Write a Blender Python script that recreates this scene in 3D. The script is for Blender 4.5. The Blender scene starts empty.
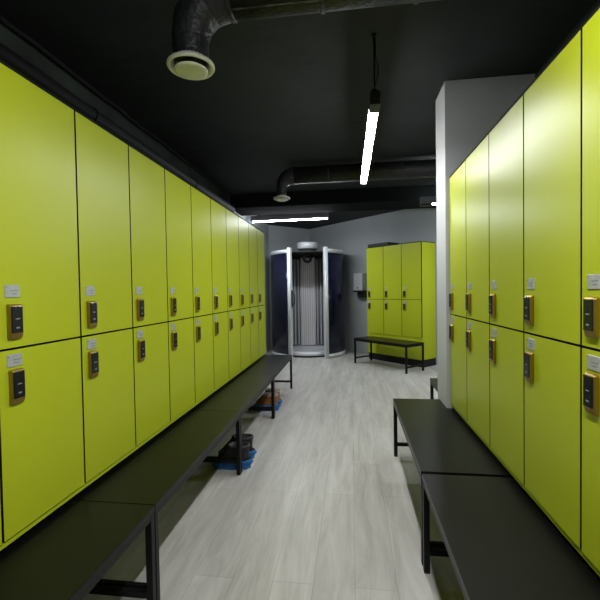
import bpy, bmesh, math, random
from math import sin, cos, pi, radians
from mathutils import Vector, Matrix, noise

random.seed(7)
S = bpy.context.scene
COL = S.collection

# ------------------------------------------------------------------ materials
def mat(name, color, rough=.5, metal=0., spec=.5, coat=0.):
    m = bpy.data.materials.new(name); m.use_nodes = True
    b = m.node_tree.nodes['Principled BSDF']
    b.inputs['Base Color'].default_value = (*color, 1)
    b.inputs['Roughness'].default_value = rough
    b.inputs['Metallic'].default_value = metal
    b.inputs['Specular IOR Level'].default_value = spec
    b.inputs['Coat Weight'].default_value = coat
    return m

def noisy(m, color2, scale=8., lo=.35, hi=.65, stretch=(1, 1, 1), bump=0., bump_scale=None, detail=4., rough=None):
    """mix a second colour in by object-space noise and add a fine bump"""
    t = m.node_tree; N = t.nodes; L = t.links
    b = N['Principled BSDF']
    tc = N.new('ShaderNodeTexCoord'); mp = N.new('ShaderNodeMapping')
    mp.inputs['Scale'].default_value = stretch
    L.new(tc.outputs['Object'], mp.inputs['Vector'])
    nz = N.new('ShaderNodeTexNoise'); nz.inputs['Scale'].default_value = scale
    nz.inputs['Detail'].default_value = detail
    L.new(mp.outputs['Vector'], nz.inputs['Vector'])
    r = N.new('ShaderNodeMapRange')
    r.inputs['From Min'].default_value = lo; r.inputs['From Max'].default_value = hi
    L.new(nz.outputs['Fac'], r.inputs['Value'])
    mx = N.new('ShaderNodeMix'); mx.data_type = 'RGBA'
    mx.inputs[6].default_value = b.inputs['Base Color'].default_value
    mx.inputs[7].default_value = (*color2, 1)
    L.new(r.outputs['Result'], mx.inputs['Factor'])
    L.new(mx.outputs[2], b.inputs['Base Color'])
    if rough:
        rr = N.new('ShaderNodeMapRange')
        rr.inputs['To Min'].default_value = rough[0]; rr.inputs['To Max'].default_value = rough[1]
        L.new(nz.outputs['Fac'], rr.inputs['Value']); L.new(rr.outputs['Result'], b.inputs['Roughness'])
    if bump:
        n2 = N.new('ShaderNodeTexNoise'); n2.inputs['Scale'].default_value = bump_scale or scale * 4
        n2.inputs['Detail'].default_value = 6
        L.new(mp.outputs['Vector'], n2.inputs['Vector'])
        bp = N.new('ShaderNodeBump'); bp.inputs['Strength'].default_value = bump
        bp.inputs['Distance'].default_value = .02
        L.new(n2.outputs['Fac'], bp.inputs['Height']); L.new(bp.outputs['Normal'], b.inputs['Normal'])
    return m

def emis(name, color, strength):
    m = bpy.data.materials.new(name); m.use_nodes = True
    b = m.node_tree.nodes['Principled BSDF']
    b.inputs['Base Color'].default_value = (.8, .8, .8, 1)
    b.inputs['Emission Color'].default_value = (*color, 1)
    b.inputs['Emission Strength'].default_value = strength
    return m

GREEN = noisy(mat('lime_laminate', (.415, .475, .017), .33, spec=.17), (.405, .465, .016), 1.2, lo=.2, hi=.8, detail=1.)
GREEN_EDGE = mat('lime_edge', (.40, .46, .015), .45, spec=.25)
SEAM = mat('dark_gap', (.006, .007, .004), .8, spec=.1)
BLACK_PLINTH = mat('black_plinth', (.010, .010, .010), .6, spec=.3)
GOLD = mat('bronze_metal', (.40, .265, .065), .38, 1.)
KEYPAD = mat('black_keypad', (.006, .006, .007), .2)
MARK = mat('pale_mark', (.22, .22, .24), .5)
PLATE = noisy(mat('silver_plate', (.42, .44, .43), .45, .2), (.36, .38, .37), 40.)
PLATE_INK = mat('plate_ink', (.12, .12, .12), .6)
BENCH = noisy(mat('black_bench_laminate', (.0030, .0032, .0026), .33, spec=.20), (.0026, .0028, .0022), 3., lo=.2, hi=.8, detail=1.)
BENCH_METAL = noisy(mat('black_bench_metal', (.0040, .0040, .0044), .42, spec=.2), (.0044, .0044, .0046), 3.)
GREY_WALL = noisy(mat('grey_wall_paint', (.37, .39, .40), .7, spec=.3), (.34, .36, .37), 2., bump=.1, bump_scale=40.)
PALE_WALL = noisy(mat('pale_wall_paint', (.50, .515, .525), .7, spec=.3), (.47, .485, .495), 2., bump=.1, bump_scale=40.)
CEIL = noisy(mat('black_ceiling_paint', (.020, .024, .025), .75, spec=.3), (.012, .015, .015), 1.6, bump=.35, bump_scale=7.)
BEAM = noisy(mat('black_beam_paint', (.012, .014, .014), .95, spec=.03), (.008, .010, .010), 2.)
DARK_WALL = noisy(mat('black_wall_paint', (.036, .044, .040), .75, spec=.2), (.013, .016, .015), 2.2, bump=.8, bump_scale=9.)
DUCT = noisy(mat('black_duct_foil', (.016, .017, .021), .42, .1, spec=.4), (.024, .025, .030), 9., bump=.5, bump_scale=34.)
TAPE = noisy(mat('worn_duct_seam', (.075, .082, .08), .65), (.02, .02, .022), 22., lo=.45, hi=.6)
PIPE = mat('black_pipe', (.008, .008, .009), .7, spec=.2)
DIFF = noisy(mat('white_vent_enamel', (.70, .71, .62), .45), (.62, .63, .54), 14.)  # white enamel with the lockers' green bounce light mixed into its colour
VENT_DARK = mat('vent_throat', (.006, .006, .006), .7)
HOUSING = mat('black_lamp_housing', (.02, .02, .024), .4)
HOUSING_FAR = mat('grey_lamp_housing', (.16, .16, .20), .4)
LAMP = emis('lamp_diffuser', (.98, .985, 1.0), 72.)
LAMP_UNSEEN = emis('unseen_lamp_diffuser', (.98, .985, 1.0), 122.)
LAMP_FAR = emis('far_lamp_diffuser', (.90, .95, 1.0), 120.)
STEEL = noisy(mat('brushed_silver', (.66, .68, .70), .40, .2), (.60, .62, .64), 6., stretch=(8, 8, .3))
INDIGO = noisy(mat('indigo_acrylic', (.004, .005, .016), .14, spec=.28), (.006, .007, .028), 1.3)
TUBE = mat('milky_lamp_tube', (.52, .52, .54), .25)
INNER_LIGHT = noisy(mat('pale_acrylic', (.74, .71, .73), .3), (.68, .65, .67), 4., stretch=(6, 6, .3))
INNER = noisy(mat('inner_reflector', (.33, .33, .34), .3, .3), (.28, .28, .29), 5., stretch=(10, 10, .2))
RUBBER = mat('black_rubber', (.008, .008, .008), .6)
DISP = noisy(mat('dispenser_plastic', (.42, .43, .45), .4), (.38, .39, .41), 7.)
LEATHER = noisy(mat('black_leather', (.010, .009, .010), .5), (.016, .014, .015), 20., bump=.3)
BROWN = noisy(mat('tan_leather', (.30, .12, .025), .55), (.22, .08, .015), 18., bump=.3)
FLEECE = noisy(mat('cream_fleece', (.50, .40, .34), .9), (.36, .24, .20), 40., bump=.8)
OVERSHOE = noisy(mat('blue_overshoe_film', (.015, .13, .40), .35), (.02, .19, .52), 30., bump=.8, bump_scale=60.)
BOXM = mat('black_card', (.012, .012, .012), .6)

def floor_material():
    m = bpy.data.materials.new('pale_oak_laminate'); m.use_nodes = True
    t = m.node_tree; N = t.nodes; L = t.links; b = N['Principled BSDF']
    tc = N.new('ShaderNodeTexCoord')
    mp = N.new('ShaderNodeMapping'); mp.inputs['Rotation'].default_value = (0, 0, pi / 2)
    L.new(tc.outputs['Object'], mp.inputs['Vector'])
    br = N.new('ShaderNodeTexBrick')
    br.inputs['Scale'].default_value = 1.; br.inputs['Brick Width'].default_value = 1.3
    br.inputs['Row Height'].default_value = .19; br.inputs['Mortar Size'].default_value = .0012
    br.inputs['Mortar Smooth'].default_value = .3
    br.offset = .37
    br.inputs['Color1'].default_value = (.465, .45, .422, 1)
    br.inputs['Color2'].default_value = (.515, .50, .474, 1)
    br.inputs['Mortar'].default_value = (.30, .29, .27, 1)
    L.new(mp.outputs['Vector'], br.inputs['Vector'])
    m2 = N.new('ShaderNodeMapping'); m2.inputs['Scale'].default_value = (7, .8, 1)
    L.new(tc.outputs['Object'], m2.inputs['Vector'])
    nz = N.new('ShaderNodeTexNoise'); nz.inputs['Scale'].default_value = 1.6
    nz.inputs['Detail'].default_value = 8; nz.inputs['Roughness'].default_value = .68
    nz.inputs['Distortion'].default_value = .5
    L.new(m2.outputs['Vector'], nz.inputs['Vector'])
    rp = N.new('ShaderNodeValToRGB')
    rp.color_ramp.elements[0].position = .34; rp.color_ramp.elements[0].color = (.72, .71, .69, 1)
    rp.color_ramp.elements[1].position = .66; rp.color_ramp.elements[1].color = (1.06, 1.06, 1.06, 1)
    L.new(nz.outputs['Fac'], rp.inputs['Fac'])
    mx = N.new('ShaderNodeMix'); mx.data_type = 'RGBA'; mx.blend_type = 'MULTIPLY'
    mx.inputs['Factor'].default_value = 1.
    L.new(br.outputs['Color'], mx.inputs[6]); L.new(rp.outputs['Color'], mx.inputs[7])
    L.new(mx.outputs[2], b.inputs['Base Color'])
    b.inputs['Roughness'].default_value = .42
    b.inputs['Specular IOR Level'].default_value = .4
    bp = N.new('ShaderNodeBump'); bp.inputs['Strength'].default_value = .12; bp.inputs['Distance'].default_value = .004
    L.new(nz.outputs['Fac'], bp.inputs['Height']); L.new(bp.outputs['Normal'], b.inputs['Normal'])
    return m
FLOOR = floor_material()

# ------------------------------------------------------------------ mesh helpers
class MB:
    def __init__(self): self.bm = bmesh.new()
    def box(self, x0, x1, y0, y1, z0, z1, mi=0, bev=0., seg=2):
        t = bmesh.new()
        vs = [t.verts.new((x, y, z)) for x in (x0, x1) for y in (y0, y1) for z in (z0, z1)]
        for q in ((0, 1, 3, 2), (4, 6, 7, 5), (0, 4, 5, 1), (2, 3, 7, 6), (0, 2, 6, 4), (1, 5, 7, 3)):
            t.faces.new([vs[i] for i in q])
        if bev: bmesh.ops.bevel(t, geom=t.edges[:], offset=bev, segments=seg, profile=.5, affect='EDGES')
        bmesh.ops.recalc_face_normals(t, faces=t.faces[:])
        for f in t.faces: f.material_index = mi
        return self.take(t)
    def take(self, t):
        me = bpy.data.meshes.new('tmp'); t.to_mesh(me); t.free()
        self.bm.from_mesh(me); bpy.data.meshes.remove(me); return self
    def sweep(self, pts, radii, n=16, mi=0, caps=True, smooth=True):
        """tube through points with a radius at each"""
        pts = [Vector(p) for p in pts]
        if not isinstance(radii, (list, tuple)): radii = [radii] * len(pts)
        t = bmesh.new(); rings = []
        up = None
        for i, p in enumerate(pts):
            d = (pts[min(i + 1, len(pts) - 1)] - pts[max(i - 1, 0)]).normalized()
            if up is None:
                a = Vector((0, 0, 1)) if abs(d.z) < .9 else Vector((0, 1, 0))
                u = d.cross(a).normalized()
            else:
                u = (up - d * up.dot(d)).normalized()
            up = u; v = d.cross(u)
            rings.append([t.verts.new(p + (u * cos(2 * pi * k / n) + v * sin(2 * pi * k / n)) * radii[i]) for k in range(n)])
        for a, b in zip(rings, rings[1:]):
            for k in range(n):
                f = t.faces.new((a[k], a[(k + 1) % n], b[(k + 1) % n], b[k])); f.smooth = smooth
        if caps:
            t.faces.new(rings[0][::-1]); t.faces.new(rings[-1])
        bmesh.ops.recalc_face_normals(t, faces=t.faces[:])
        for f in t.faces: f.material_index = mi
        return self.take(t)
    def lathe(self, prof, c=(0, 0, 0), n=40, mi=0, a0=0., a1=2 * pi, close=False, smooth=True):
        """profile of (r,z) pairs turned round z; close joins the profile's ends"""
        t = bmesh.new(); full = abs(a1 - a0 - 2 * pi) < 1e-6
        cnt = n if full else n + 1
        rings = []
        for k in range(cnt):
            a = a0 + (a1 - a0) * k / n
            rings.append([t.verts.new((c[0] + r * cos(a), c[1] + r * sin(a), c[2] + z)) for r, z in prof])
        m = len(prof); last = m if close else m - 1
        for k in range(n):
            A = rings[k]; B = rings[(k + 1) % cnt]
            for i in range(last):
                j = (i + 1) % m
                f = t.faces.new((A[i], B[i], B[j], A[j])); f.smooth = smooth
        if close and not full:
            t.faces.new(rings[0]); t.faces.new(rings[-1][::-1])
        bmesh.ops.remove_doubles(t, verts=t.verts[:], dist=1e-5)
        bmesh.ops.recalc_face_normals(t, faces=t.faces[:])
        for f in t.faces: f.material_index = mi
        return self.take(t)
    def prism(self, poly, z0, z1, mi=0, bev=0.):
        t = bmesh.new()
        a = [t.verts.new((x, y, z0)) for x, y in poly]; b = [t.verts.new((x, y, z1)) for x, y in poly]
        t.faces.new(a[::-1]); t.faces.new(b)
        for i in range(len(poly)):
            j = (i + 1) % len(poly); t.faces.new((a[i], a[j], b[j], b[i]))
        if bev: bmesh.ops.bevel(t, geom=t.edges[:], offset=bev, segments=2, profile=.5, affect='EDGES')
        bmesh.ops.recalc_face_normals(t, faces=t.faces[:])
        for f in t.faces: f.material_index = mi
        return self.take(t)
    def xf(self, M):
        bmesh.ops.transform(self.bm, matrix=M, verts=self.bm.verts[:]); return self
    def build(self, name, mats, parent=None, label=None):
        me = bpy.data.meshes.new(name); self.bm.to_mesh(me); self.bm.free()
        for m in (mats if isinstance(mats, (list, tuple)) else [mats]): me.materials.append(m)
        o = bpy.data.objects.new(name, me); COL.objects.link(o)
        if parent: o.parent = parent
        if label: o['label'] = label
        return o

def thing(name, label, cat, loc=(0, 0, 0), rz=0., group=None):
    o = bpy.data.objects.new(name, None); COL.objects.link(o)
    o.empty_display_size = .1
    o.location = loc; o.rotation_euler = (0, 0, rz)
    o['label'] = label; o['category'] = cat
    if group: o['group'] = group
    return o
def tag(o, label, cat, group=None):
    o['label'] = label; o['category'] = cat
    if group: o['group'] = group
    return o
def struct(o):
    o['kind'] = 'structure'; return o
def copy_tree(o, parent=None):
    c = o.copy(); COL.objects.link(c)
    if parent: c.parent = parent
    for ch in [x for x in S.objects if x.parent == o]: copy_tree(ch, c)
    return c

# ------------------------------------------------------------------ the room
CZ = 2.85
fl = MB().box(-2.2, 4.6, -2.9, 10.4, -.06, 0).build('floor', FLOOR); struct(fl)
ce = MB().box(-2.2, 4.6, -2.9, 10.4, CZ, CZ + .1).build('ceiling', CEIL); struct(ce)
XL = -1.85
struct(MB().box(XL - .12, XL, -2.72, 5.98, 0, CZ).build('wall_left', DARK_WALL))
struct(MB().box(XL - .12, XL, 5.98, 8.86, 0, CZ).build('wall_alcove', GREY_WALL))
struct(MB().box(XL - .12, 1.42, -2.72, -2.6, 0, CZ).build('wall_near', GREY_WALL))
struct(MB().box(1.30, 1.42, -2.6, 3.02, 0, CZ).build('wall_right', CEIL))
struct(MB().box(.687, 4.0, 3.02, 3.33, 0, CZ).build('wall_divider', PALE_WALL))
struct(MB().box(4.0, 4.12, 3.02, 4.75, 0, CZ).build('wall_end', GREY_WALL))
P0 = Vector((-1.0, 9.72))
def slab_wall(name, a, b, t, m):
    a = Vector(a); b = Vector(b); d = (b - a).normalized(); pass
    o = MB().box(0, (b - a).length, 0, t, 0, CZ).build(name, m)
    o.location = (a.x, a.y, 0); o.rotation_euler = (0, 0, math.atan2(d.y, d.x)); return struct(o)
W2d = Vector((.704, -.709))
P2 = P0 + W2d * 7.12
slab_wall('wall_far', P0, P2, .12, GREY_WALL)
P1 = P0 + Vector((-.704, -.709)) * 1.21
slab_wall('wall_corner', P1, P0, .12, GREY_WALL)
# lowered concrete beam that crosses the ceiling
struct(MB().box(XL, 4.0, 5.98, 6.62, 2.64, CZ, bev=.01).build('trim_1', BEAM))

# ------------------------------------------------------------------ lockers
W = .4164; Z0 = .489; ZT = 2.156; ZM = 1.162; ZB = .512; G = .005
def door_mesh(z0, z1):
    m = MB().box(G, W - G, 0, .014, z0, z1)
    for f in m.bm.faces:
        if abs(f.normal.y) < .5: f.material_index = 1
    return m
def lock_meshes(zc):
    """bronze electronic lock (front towards -y), black keypad, number plate"""
    b = MB()
    x0, x1, h = .040, .096, .061
    t = bmesh.new()
    prof = [(-1, 0), (-1, -.010), (-.70, -.016), (.92, -.016), (1, -.009), (1, 0)]
    L = [t.verts.new((x0, y, zc + s * h)) for s, y in prof]; R = [t.verts.new((x1, y, zc + s * h)) for s, y in prof]
    n = len(prof)
    for i in range(n):
        j = (i + 1) % n; t.faces.new((L[i], L[j], R[j], R[i]))
    t.faces.new(L[::-1]); t.faces.new(R)
    bmesh.ops.bevel(t, geom=t.edges[:], offset=.004, segments=2, profile=.5, affect='EDGES')
    bmesh.ops.recalc_face_normals(t, faces=t.faces[:]); b.take(t)
    k = MB().box(x0 + .005, x1 - .005, -.0190, -.014, zc - .040, zc + .054, bev=.002)
    k.box(x0 + .021, x1 - .021, -.0194, -.0188, zc - .024, zc - .019, 1)
    k.box(x0 + .019, x1 - .019, -.0194, -.0188, zc + .008, zc + .0115, 1)
    return b, k
def plate_mesh(zc):
    p = MB().box(.037, .099, -.003, .001, zc - .022, zc + .022, bev=.001, seg=1)
    p.box(.0400, .0440, -.0036, -.0029, zc + .013, zc + .0165, 1)
    p.box(.058, .092, -.0033, -.0029, zc + .001, zc + .003, 1)
    p.box(.064, .086, -.0033, -.0029, zc - .010, zc - .008, 1)
    return p

def body_mesh(setback):
    m = MB()
    # carcass: sides, top, bottom and back lime, front edge behind the doors dark
    t = bmesh.new()
    y0, y1 = .022, .50
    m.box(.0005, W - .0005, y0, y1, Z0 + .0005, ZT - .0125, 0)
    m.box(.0005, W - .0005, .001, y1, ZT - .012, ZT, 1)                 # black-cored top board
    m.box(.001, W - .001, y0 - .004, y0, ZB - .003, ZT - .013, 1)      # dark sheet standing in for the shade in the door gaps
    m.box(.0005, W - .0005, .006, y0, Z0, ZB - .006, 0)                # bottom edge strip under the door
    return m
def make_locker(name_label, setback):
    r = thing('locker', name_label, 'locker')
    body_mesh(setback).build('carcass', [GREEN_EDGE, SEAM], r)
    for z0, z1, lz, pz in ((ZM + .004, ZT - .0135, 1.257, 1.363), (ZB, ZM - .004, 1.029, 1.121)):
        d = door_mesh(z0, z1).build('door', [GREEN, SEAM], r)
        b, k = lock_meshes(lz)
        b.build('lock', GOLD, d, 'bronze lock body')
        k.build('keypad', [KEYPAD, MARK], d, 'glossy black keypad of the lock')
        plate_mesh(pz).build('number_plate', [PLATE, PLATE_INK], d, 'pale grey number plate')
    MB().box(.0005, W - .0005, setback, .50, .13, Z0 - .0005).build('base_panel', GREEN_EDGE, r)
    MB().box(.0005, W - .0005, setback + .03, .49, 0, .1295).build('plinth', BLACK_PLINTH, r, 'recessed black plinth')
    return r

ORD = ['first', 'second', 'third', 'fourth', 'fifth', 'sixth', 'seventh', 'eighth', 'ninth', 'tenth', 'eleventh']
LX, RX = -1.1773, .7125
YL, YR = 1.1789, .9274
proto = None
def place_locker(label, loc, rz, group, src):
    o = src if not src.get('used') else copy_tree(src)
    if 'used' in o: del o['used']
    src['used'] = 1
    o.location = loc; o.rotation_euler = (0, 0, rz); o['label'] = label; o['group'] = group
    return o
src = make_locker('', .06)
allk = []
for k in range(-1, 10):
    i = 9 - k
    if k == -1: lab = 'lime green two-door locker cut off by the left edge of the photo'
    elif k == 0: lab = 'largest lime green two-door locker of the left row, nearest the camera'
    elif k == 9: lab = 'narrowest-looking lime green two-door locker at the far end of the left row'
    else: lab = 'lime green two-door locker in the left row, %s from its far end' % ORD[i]
    allk.append(place_locker(lab, (LX, YL + k * W, 0), pi / 2, 'lime green lockers along the left wall', src))
for k in range(0, 5):
    i = 4 - k
    if k == 0: lab = 'lime green two-door locker cut off by the right edge of the photo'
    elif k == 4: lab = 'lime green two-door locker in the right row touching the white wall end'
    else: lab = 'lime green two-door locker in the right row, %s from the white wall end' % ORD[i]
    allk.append(place_locker(lab, (RX, YR + (k + 1) * W, 0), -pi / 2, 'lime green lockers along the right wall', src))
for o in allk:
    if 'used' in o: del o['used']
# the free-standing three at the far wall: base flush with the doors, shallower
FR = Vector((1.176, 6.93)); FU = Vector((.704, -.709)); FA = math.atan2(FU.y, FU.x)
srcf = make_locker('', .008)
for ch in [x for x in S.objects if x.parent == srcf]:
    if ch.name.startswith(('carcass', 'base_panel', 'plinth')):
        for v in ch.data.vertices:
            if v.co.y > .4: v.co.y -= .09
flab = ['left-hand locker of the three at the far wall, under the flat black box',
        'middle lime green locker of the three standing at the far wall',
        'right-hand locker of the three at the far wall, its whole green side showing']
fl_l = []
for k in range(3):
    p = FR - FU * (W * (3 - k))
    fl_l.append(place_locker(flab[k], (p.x, p.y, 0), FA, 'lime green lockers at the far wall', srcf))
for o in fl_l:
    if 'used' in o: del o['used']
def far_pt(u, v, z):          # u along the far lockers from their left end, v behind their front
    p = FR - FU * (W * 3) + FU * u + Vector((-FU.y, FU.x)) * v
    return (p.x, p.y, z)
bx = thing('flat_box', 'flat black box lying on top of the far left locker', 'box', far_pt(.02, .02, ZT), FA)
MB().box(0, .50, 0, .30, 0, .045, bev=.004).build('tray', BOXM, bx)
MB().box(-.006, .506, -.006, .306, .0455, .062, bev=.004).build('lid', BOXM, bx)

# ------------------------------------------------------------------ benches
def make_bench(label, length, depth, h=.466, group=None):
    """length along x, depth along y (front edge at y=0), origin at its near front foot"""
    r = thing('bench', label, 'bench', group=group)
    th = .032; s = .03
    sm = MB(); sm.box(.001, length - .001, .001, depth - .001, h - .022, h, bev=.002)
    sm.build('seat', BENCH, r)
    f = MB()
    f.box(s, length - s, .004, s, h - .052, h - .0225, bev=.002)
    f.box(s, length - s, depth - s, depth - .004, h - .052, h - .0225, bev=.002)
    f.box(.002, s, s, depth - s, h - .052, h - .0225, bev=.002)
    f.box(length - s, length - .002, s, depth - s, h - .052, h - .0225, bev=.002)
    f.build('seat_frame', BENCH_METAL, r)
    for x in (.002, length - s):
        for y in (.003, depth - s - .001):
            l = MB().box(x, x + s - .002, y, y + s - .002, .006, h - .0225, bev=.002).build('leg', BENCH_METAL, r)
            MB().box(x + .001, x + s - .003, y + .001, y + s - .003, 0, .006).build('foot', RUBBER, l)
        MB().box(x + .003, x + s - .005, s + .001, depth - s - .001, .085, .112, bev=.002).build('stretcher', BENCH_METAL, r)
    return r
# left row: front edge towards +x. local x -> +y world, local y -> -x world
BL = 1.2847
lb = None
left_lab = ['left bench nearest the camera, filling the lower left corner',
            'second black bench of the left row, in front of the black boots',
            'third black bench of the left row, between the black and the tan boots',
            'last black bench of the left row, nearest the tanning booth']
for i in range(4):
    y0 = 5.40 - (4 - i) * 1.2865
    b = make_bench(left_lab[0], BL, .405) if i == 0 else copy_tree(lb)
    if i == 0: lb = b
    b.location = (-.822, y0, 0); b.rotation_euler = (0, 0, pi / 2); b['label'] = left_lab[i]
    b['group'] = 'black benches along the left lockers'
# right row: local x -> -y, local y -> +x
rb = make_bench('', 1.305, .449)
for i, lab in enumerate(['right bench nearest the camera, running off the lower right corner',
                         'second black bench of the right row, ending beside the white wall end']):
    b = rb if i == 0 else copy_tree(rb)
    b.location = (.322, (1.935, 3.262)[i], 0); b.rotation_euler = (0, 0, -pi / 2); b['label'] = lab
    b['group'] = 'black benches along the right lockers'
# bench 4 stands half hidden behind the divider, bench 5 before the far lockers
hb = make_bench('black bench mostly hidden behind the white wall end', 1.25, .42)
hb.location = (.757, 3.612, 0)
fb = make_bench('free-standing black bench in front of the three far lockers', 1.235, .44)
fu = Vector((.823, -.927)).normalized()
fb.location = (.030, 7.345, 0); fb.rotation_euler = (0, 0, math.atan2(fu.y, fu.x))

# ------------------------------------------------------------------ ceiling ducts
def duct(label, xc, yc, zring, ring_r, neck_r, duct_r, zc, bend, x_end, lab_v, vent_label):
    r = thing('air_duct', label, 'duct', (xc, yc, zc))
    zt = zc - bend
    m = MB()
    segs = 4
    pts = []; rad = []
    # dropping leg
    pts += [(0, 0, zring - zc + .035), (0, 0, -bend + .0)]
    rad += [neck_r, neck_r * 1.06]
    for k in range(1, segs + 1):
        a = (pi / 2) * k / segs
        pts.append((bend - bend * cos(a), 0, -bend + bend * sin(a)))
        rad.append(neck_r * 1.06 + (duct_r - neck_r * 1.06) * min(1, k / (segs - 1)))
    m.sweep(pts, rad, 28, smooth=False, caps=False)
    e = m.build('elbow', DUCT, r)
    for f in e.data.polygons: f.use_smooth = True
    bm = bmesh.new(); bm.from_mesh(e.data)
    for ed in bm.edges:
        if len(ed.link_faces) == 2 and ed.calc_face_angle() > .22: ed.smooth = False
    bm.to_mesh(e.data); bm.free()
    # straight run with raised joint bands
    x0 = bend
    s = MB().sweep([(x0, 0, 0), (x_end - xc, 0, 0)], duct_r, 32)
    s.build('straight_run', DUCT, r)
    x = x0
    while x < x_end - xc - .05:
        MB().sweep([(x - .012, 0, 0), (x - .008, 0, 0), (x + .008, 0, 0), (x + .012, 0, 0)],
                   [duct_r + .001, duct_r + .006, duct_r + .006, duct_r + .001], 32).build('joint_band', DUCT, r)
        x += .42
    # worn lengthwise seam underneath
    sm = MB()
    n = 60; random.seed(3)
    pp = []
    for i in range(n + 1):
        xx = x0 + .01 + (x_end - xc - x0 - .04) * i / n
        pp.append((xx, -sin(.35) * duct_r + random.uniform(-.002, .002), -cos(.35) * (duct_r + .001)))
    sm.sweep(pp, [random.uniform(.002, .0055) for _ in pp], 6)
    sm.build('lengthwise_seam', TAPE, r, 'worn pale lengthwise seam')
    # tape wraps on the neck
    for dz in (.062, .088):
        if zring - zc + dz < -bend:
            MB().sweep([(0, 0, zring - zc + dz - .008), (0, 0, zring - zc + dz), (0, 0, zring - zc + dz + .008)],
                       [neck_r * 1.01, neck_r * 1.05, neck_r * 1.02], 28, caps=False).build('neck_band', DUCT, r)
    # diffuser
    d = MB().lathe([(neck_r * .99, .045), (neck_r * 1.02, .02), (ring_r, .016), (ring_r * 1.01, .008), (ring_r * .96, 0),
                    (ring_r * .90, .001), (ring_r * .79, .012), (neck_r * .9, .045)], close=True, n=48).build('vent_ring', DIFF, r, vent_label)
    d.location = (0, 0, zring - zc)
    di = MB().lathe([(0, .004), (ring_r * .60, .002), (ring_r * .68, .005), (ring_r * .71, .011), (ring_r * .6, .018), (0, .020)], n=48)
    c = di.build('vent_disc', DIFF, d, 'flat pale centre disc'); c.location = (0, 0, -.020)
    MB().lathe([(0, .038), (neck_r * .88, .038), (neck_r * .88, .042), (0, .042)], n=32).build('vent_throat', VENT_DARK, d)
    MB().sweep([(0, 0, .012), (0, 0, .039)], .006, 10).build('vent_stem', VENT_DARK, d)
    for hx in (bend + .35, x_end - xc - .3):
        h = MB().sweep([(hx, 0, duct_r - .002), (hx, 0, CZ - zc)], .005, 8)
        h.build('hanger', PIPE, r)
    return r
duct('large black ventilation duct with round vent hanging nearest the camera', -.735, 1.812, 2.402, .109, .080, .113, 2.733, .200, 1.29, '', 'round white vent ring with painted-in green bounce')
duct('smaller black ventilation duct crossing the ceiling beyond the lamp', -.815, 4.72, 2.45, .102, .056, .10, 2.72, .145, 3.98, '', 'round white vent ring with painted-in green bounce')

# pipe and cable high on the left wall
pz = thing('wall_pipe', 'thick black pipe along the left wall above the lockers', 'pipe', (XL + .06, .2, 2.60))
MB().sweep([(0, -2.6, 0), (0, 5.7, 0)], .05, 20).build('pipe_run', PIPE, pz)
for yy in (-1.4, .6, 2.4, 4.2):
    c = MB().sweep([(0, yy - .015, 0), (0, yy + .015, 0)], .055, 20); c.box(-.0595, 0, yy - .015, yy + .015, -.02, .02)
    c.build('pipe_clamp', PIPE, pz)
random.seed(11)
pp = []
y = -2.3
while y < 5.9:
    pp.append((XL + .025 + random.uniform(-.004, .006), y, CZ - .03 + random.uniform(-.007, .006))); y += .17
tag(MB().sweep(pp, .016, 8).build('ceiling_cable', PIPE), 'loose black cable where left wall meets ceiling', 'cable')

# ------------------------------------------------------------------ lamps
def lamp(label, loc, rz, length, rods, dark=.10, group='slim linear lamps hung from the ceiling', cable=True, glow=None, drop=.012, hh=.078, hm=None):
    """length along local x, loc = underside of one end"""
    r = thing('linear_lamp', label, 'lamp', loc, rz, group)
    h = MB().box(0, length, -.031, .031, .032, hh, bev=.004); h.build('housing', hm or HOUSING, r)
    for x0, x1 in ((0, .012 + dark), (length - .02, length)):
        MB().box(x0, x1, -.030, .030, .002, .0315, bev=.003).build('end_cap', HOUSING, r)
    g = MB()
    t = bmesh.new(); prof = []
    for k in range(9):
        a = pi * k / 8; prof.append((.029 * cos(a), .031 - drop * min(1, sin(a) * 2.2)))
    A = [t.verts.new((dark + .0125, y, z)) for y, z in prof]; B = [t.verts.new((length - .0205, y, z)) for y, z in prof]
    for i in range(len(prof) - 1):
        f = t.faces.new((A[i], A[i + 1], B[i + 1], B[i])); f.smooth = True
    t.faces.new((A[0], B[0], B[-1], A[-1])); t.faces.new(A); t.faces.new(B[::-1])
    bmesh.ops.recalc_face_normals(t, faces=t.faces[:])
    g.take(t); g.build('diffuser', glow or LAMP, r, 'glowing white diffuser')
    for x in rods:
        MB().sweep([(x, 0, hh + .001), (x, 0, CZ - loc[2] - .01)], .005, 8).build('hanging_rod', PIPE, r)
        MB().sweep([(x, 0, hh + .001), (x, 0, hh + .010), (x, 0, hh + .026), (x, 0, hh + .036)], [.012, .022, .022, .010], 14).build('rod_joint', PIPE, r)
        MB().sweep([(x, 0, CZ - loc[2] - .014), (x, 0, CZ - loc[2] - .0005)], [.010, .016], 16).build('ceiling_rose', PIPE, r)
    if cable:
        x = rods[0]; H = CZ - loc[2]
        MB().sweep([(x + .004, -.006, H - .01), (x + .012, -.010, H * .72), (x - .02, -.020, H * .55), (x - .012, -.022, H * .47), (x + .01, -.008, H * .35), (x + .004, 0, .12)], .0035, 6).build('cord', PIPE, r)
    return r
LZ = 2.415
a = pi / 2
lamp('bright slim lamp hanging lengthwise over the middle of the aisle', (.150, 2.35, LZ), a + .008, 1.775, (.06, 1.68), .11)
lamp('added unseen slim lamp over the near end of the aisle, behind the camera', (.150, -.62, LZ), a + .008, 1.80, (.06, 1.70), .11, glow=LAMP_UNSEEN)  # added out of view to light the nearest lockers
lamp('slim lamp hanging crosswise in front of the tanning booth', (-1.78, 7.02, 2.575), -.045, 1.40, (.15, 1.30), .02, cable=False, glow=LAMP_FAR, drop=.013, hh=.125, hm=HOUSING_FAR)
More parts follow.
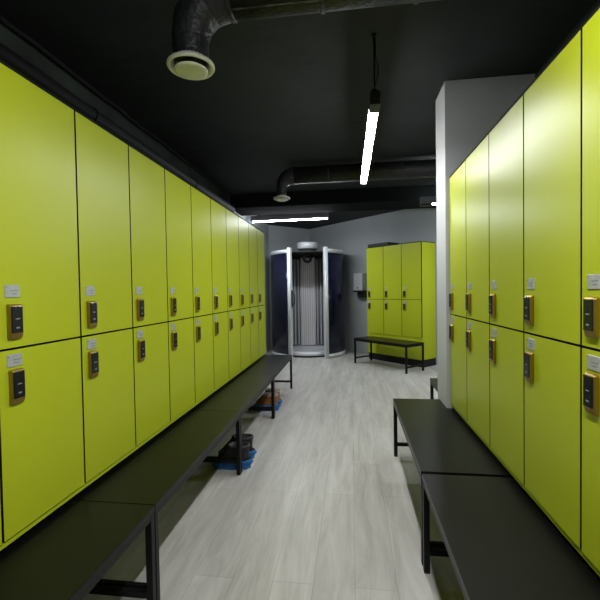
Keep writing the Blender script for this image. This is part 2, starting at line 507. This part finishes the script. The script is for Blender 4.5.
lamp('slim lamp half hidden behind the top of the white wall end', (.945, 5.60, 2.47), 0., 1.8, (.3, 1.6), .14, cable=False, glow=LAMP_FAR, drop=.013, hh=.125, hm=HOUSING_FAR)

# ------------------------------------------------------------------ tanning booth
BC = (-.926, 8.45)
face = math.atan2(0 - BC[1], 0 - BC[0])          # direction of its opening
BR = .785
r = thing('tanning_booth', 'round stand-up tanning booth with open dark blue doors', 'tanning booth', (BC[0], BC[1], 0), face)
# local: opening faces +x
half = math.asin(.350 / BR); H0, H1 = .03, 2.17
def arc_shell(rad, th, a0, a1, z0, z1, n=28):
    return MB().lathe([(rad - th, z0), (rad, z0), (rad, z1), (rad - th, z1)], a0=a0, a1=a1, n=n, close=True)
for sgn in (1, -1):
    A0, A1 = (half + .075, 2.05) if sgn > 0 else (-2.05, -half - .075)
    d = arc_shell(BR - .01, .02, A0, A1, .085, 2.09).build('door', INDIGO, r, 'glossy dark blue curved door')
    m = arc_shell(BR, .05, A0 - (0 if sgn > 0 else .0), A1, .012, .083)
    m.build('bottom_rim', STEEL, d, 'silver bottom rim')
    arc_shell(BR, .05, A0, A1, 2.092, 2.165).build('top_rim', STEEL, d, 'silver top rim')
    p0, p1 = (half - .012, half + .072) if sgn > 0 else (-half - .072, -half + .012)
    fr = MB().lathe([(BR - .07, .004), (BR + .006, .004), (BR + .006, 2.20), (BR - .07, 2.20)], a0=p0, a1=p1, n=4, close=True)
    fr.build('edge_post', STEEL, d, 'silver edge post')
    if sgn < 0:
        hx, hy = (BR - .02) * cos(half - .045), -(BR - .02) * sin(half - .045)
        hm = MB().box(hx - .02, hx + .02, hy - .012, hy + .012, 1.02, 1.36, bev=.006)
        hm.sweep([(hx, hy + .01, 1.07), (hx + .01, hy + .045, 1.10), (hx + .01, hy + .05, 1.18), (hx + .01, hy + .045, 1.27), (hx, hy + .01, 1.31)], .010, 10)
        hm.build('handle', RUBBER, d, 'black bow handle')
arc_shell(BR - .01, .03, 2.06, 2 * pi - 2.06, .02, 2.16).build('back_shell', INDIGO, r)
# floor platform
MB().lathe([(0, 0), (.57, 0), (.57, .028), (0, .028)], n=64).build('floor_gasket', RUBBER, r)
MB().lathe([(0, .0285), (.56, .0285), (.585, .04), (.585, .095), (.56, .108), (.50, .112), (.49, .1), (0, .1)], n=64).build('platform', STEEL, r, 'round silver standing platform')
# inner reflector wall and lamp tubes
IR = .47
arc_shell(IR + .06, .02, radians(50), radians(310), .115, 2.10, 40).build('reflector_wall', INNER, r)
nt = 24
tube_src = None
for k in range(nt):
    a = radians(56) + (radians(304) - radians(56)) * k / (nt - 1)
    if tube_src is None:
        tb = MB().sweep([(0, 0, .13), (0, 0, .16), (0, 0, 2.03), (0, 0, 2.06)], [.012, .019, .019, .012], 12).build('lamp_tube', TUBE, r, 'pale tanning lamp tube')
        tube_src = tb
    else:
        tb = tube_src.copy(); COL.objects.link(tb); tb.parent = r
    tb.location = (IR * cos(a), IR * sin(a), 0)
for a in (radians(46), radians(-46), radians(60), radians(-60), radians(160), radians(-160)):
    x, y_ = (IR - .03 if abs(a) > 2 else IR + .08) * cos(a), (IR - .03 if abs(a) > 2 else IR + .08) * sin(a)
    MB().sweep([(x, y_, .113), (x, y_, 2.10)], .021, 14).build('chrome_post', STEEL, r, 'bright silver upright post')
bp_ = MB().box(-IR + .045, -IR + .075, -.17, .17, .115, 2.08, bev=.006)
for q in range(-3, 4): bp_.box(-IR + .0755, -IR + .083, q * .048 - .004, q * .048 + .004, .13, 2.06, 1)
bp_.build('back_panel', [INNER_LIGHT, INNER], r, 'pale ribbed back panel')
# dark roof plate, raised silver cap, air nozzle
MB().lathe([(0, 2.105), (BR - .075, 2.105), (BR - .075, 2.13), (0, 2.13)], n=64).build('roof_plate', VENT_DARK, r)
MB().lathe([(.0, 2.225), (.20, 2.225), (.222, 2.235), (.228, 2.345), (.21, 2.365), (0, 2.37)], n=48).build('roof_cap', STEEL, r, 'raised round silver cap')
MB().lathe([(0, 2.1305), (.19, 2.1305), (.19, 2.2245), (0, 2.2245)], n=32).build('cap_collar', VENT_DARK, r)
nz = MB()
ring = [(.30 + .0, .075 * cos(t), 2.01 + .075 * sin(t)) for t in [2 * pi * i / 24 for i in range(25)]]
nz.sweep(ring, .025, 10); nz.sweep([(.30, 0, 2.09), (.30, 0, 2.104)], .03, 12)
nz.build('air_nozzle', RUBBER, r, 'black ring nozzle under the roof')

# ------------------------------------------------------------------ dispenser on the far wall
wn = Vector((.709, .704))
t_d = 1.80
pd = P0 + W2d * t_d
ds = thing('towel_dispenser', 'pale grey dispenser on the far wall beside the lockers', 'dispenser', (pd.x, pd.y, 1.33), math.atan2(W2d.y, W2d.x))
MB().box(-.13, .13, -.20, -.003, 0, .36, bev=.02, seg=3).build('cover', DISP, ds)
MB().box(-.133, .133, -.206, -.003, -.03, -.001, bev=.006).build('tray', RUBBER, ds, 'black bottom edge')
MB().box(-.012, .02, -.205, -.199, .045, .075, bev=.004).build('button', RUBBER, ds, 'black button')
MB().box(-.09, .09, -.12, -.02, -.14, -.031, bev=.01).build('lower_housing', HOUSING, ds)

# ------------------------------------------------------------------ boots in overshoes
def make_boot(label, mat_u, mat_c, h):
    """heel at the origin side (+x), toe towards -x; length .28"""
    r = thing('boot', label, 'boot')
    N = 22
    def loft(sections, name, m, lab=None, par=None, crinkle=0., n=N, cap_top=True):
        t = bmesh.new(); rings = []
        for (cx, hx, hy, z) in sections:
            ring = []
            for k in range(n):
                a = 2 * pi * k / n
                x = cx + hx * math.copysign(abs(cos(a)) ** .8, cos(a)); y_ = hy * math.copysign(abs(sin(a)) ** .8, sin(a))
                if crinkle:
                    q = noise.noise(Vector((x * 40, y_ * 40, z * 40)))
                    x += q * crinkle * cos(a); y_ += q * crinkle * sin(a)
                    ring.append(t.verts.new((x, y_, max(0, z + (crinkle * .6 * noise.noise(Vector((k * 1.7, z * 30, 3))) if z > .006 else 0)))))
                else: ring.append(t.verts.new((x, y_, z)))
            rings.append(ring)
        for a_, b_ in zip(rings, rings[1:]):
            for k in range(n):
                f = t.faces.new((a_[k], a_[(k + 1) % n], b_[(k + 1) % n], b_[k])); f.smooth = True
        t.faces.new(rings[0][::-1])
        if cap_top: t.faces.new(rings[-1])
        bmesh.ops.recalc_face_normals(t, faces=t.faces[:])
        return MB().take(t).build(name, m, par or r, lab)
    loft([(-.13, .135, .044, .012), (-.13, .137, .047, .03), (-.125, .132, .047, .06), (-.112, .118, .046, .092),
          (-.10, .106, .047, .118), (-.088, .095, .050, .145), (-.078, .086, .052, h - .02), (-.076, .084, .052, h - .004),
          (-.076, .075, .044, h), (-.076, .070, .039, h - .02)], 'upper', mat_u)
    loft([(-.078, .088, .054, h - .022), (-.076, .090, .058, h - .012), (-.076, .088, .056, h + .004), (-.076, .072, .041, h + .004), (-.076, .069, .038, h - .018)], 'collar', mat_c)
    loft([(-.13, .14, .047, 0), (-.13, .143, .050, .006), (-.13, .146, .053, .018), (-.128, .147, .054, .034), (-.126, .150, .058, .044),
          (-.122, .152, .060, .054), (-.119, .144, .056, .066), (-.117, .134, .050, .070)], 'shoe_cover', OVERSHOE, 'crumpled blue plastic shoe cover', crinkle=.022, n=56, cap_top=False)
    return r
bk = make_boot('', LEATHER, LEATHER, .175)
for i, (lab, x, y_, rz) in enumerate([('black boot in a blue overshoe under left bench, nearer of the pair', -.80, 2.935, .06),
                                      ('black boot in a blue overshoe under left bench, farther of the pair', -.815, 3.105, .03)]):
    o = bk if i == 0 else copy_tree(bk)
    o.location = (x, y_, 0); o.rotation_euler = (0, 0, rz); o['label'] = lab; o['group'] = 'black boots in blue overshoes'
tn = make_boot('', BROWN, FLEECE, .185)
for i, (lab, x, y_, rz) in enumerate([('tan boot in a blue overshoe under left bench, nearer of the pair', -.85, 4.40, .06),
                                      ('tan boot in a blue overshoe under left bench, farther of the pair', -.86, 4.575, .03)]):
    o = tn if i == 0 else copy_tree(tn)
    o.location = (x, y_, 0); o.rotation_euler = (0, 0, rz); o['label'] = lab; o['group'] = 'tan boots in blue overshoes'

# ------------------------------------------------------------------ camera
yaw, pit, roll = -.1293, .0238, -.0155
fw = Vector((sin(yaw), cos(yaw), 0)); rt = Vector((cos(yaw), -sin(yaw), 0)); up = Vector((0, 0, 1))
fw2 = fw * cos(pit) - up * sin(pit); up2 = up * cos(pit) + fw * sin(pit)
r3 = rt * cos(roll) + up2 * sin(roll); u3 = -rt * sin(roll) + up2 * cos(roll)
M = Matrix((( r3.x, u3.x, -fw2.x, 0), (r3.y, u3.y, -fw2.y, 0), (r3.z, u3.z, -fw2.z, 1.35), (0, 0, 0, 1)))
cd = bpy.data.cameras.new('camera'); cd.sensor_width = 36; cd.lens = 396.6237 / 600 * 36
cd.clip_start = .02
co = bpy.data.objects.new('camera', cd); COL.objects.link(co); co.matrix_world = M
S.camera = co

# ------------------------------------------------------------------ light and view
w = bpy.data.worlds.new('world'); S.world = w; w.use_nodes = True
w.node_tree.nodes['Background'].inputs['Color'].default_value = (.5, .55, .6, 1)
w.node_tree.nodes['Background'].inputs['Strength'].default_value = 0.0
S.view_settings.view_transform = 'Standard'; S.view_settings.look = 'None'
S.view_settings.gamma = 1; S.view_settings.use_curve_mapping = False
S.view_settings.exposure = .33
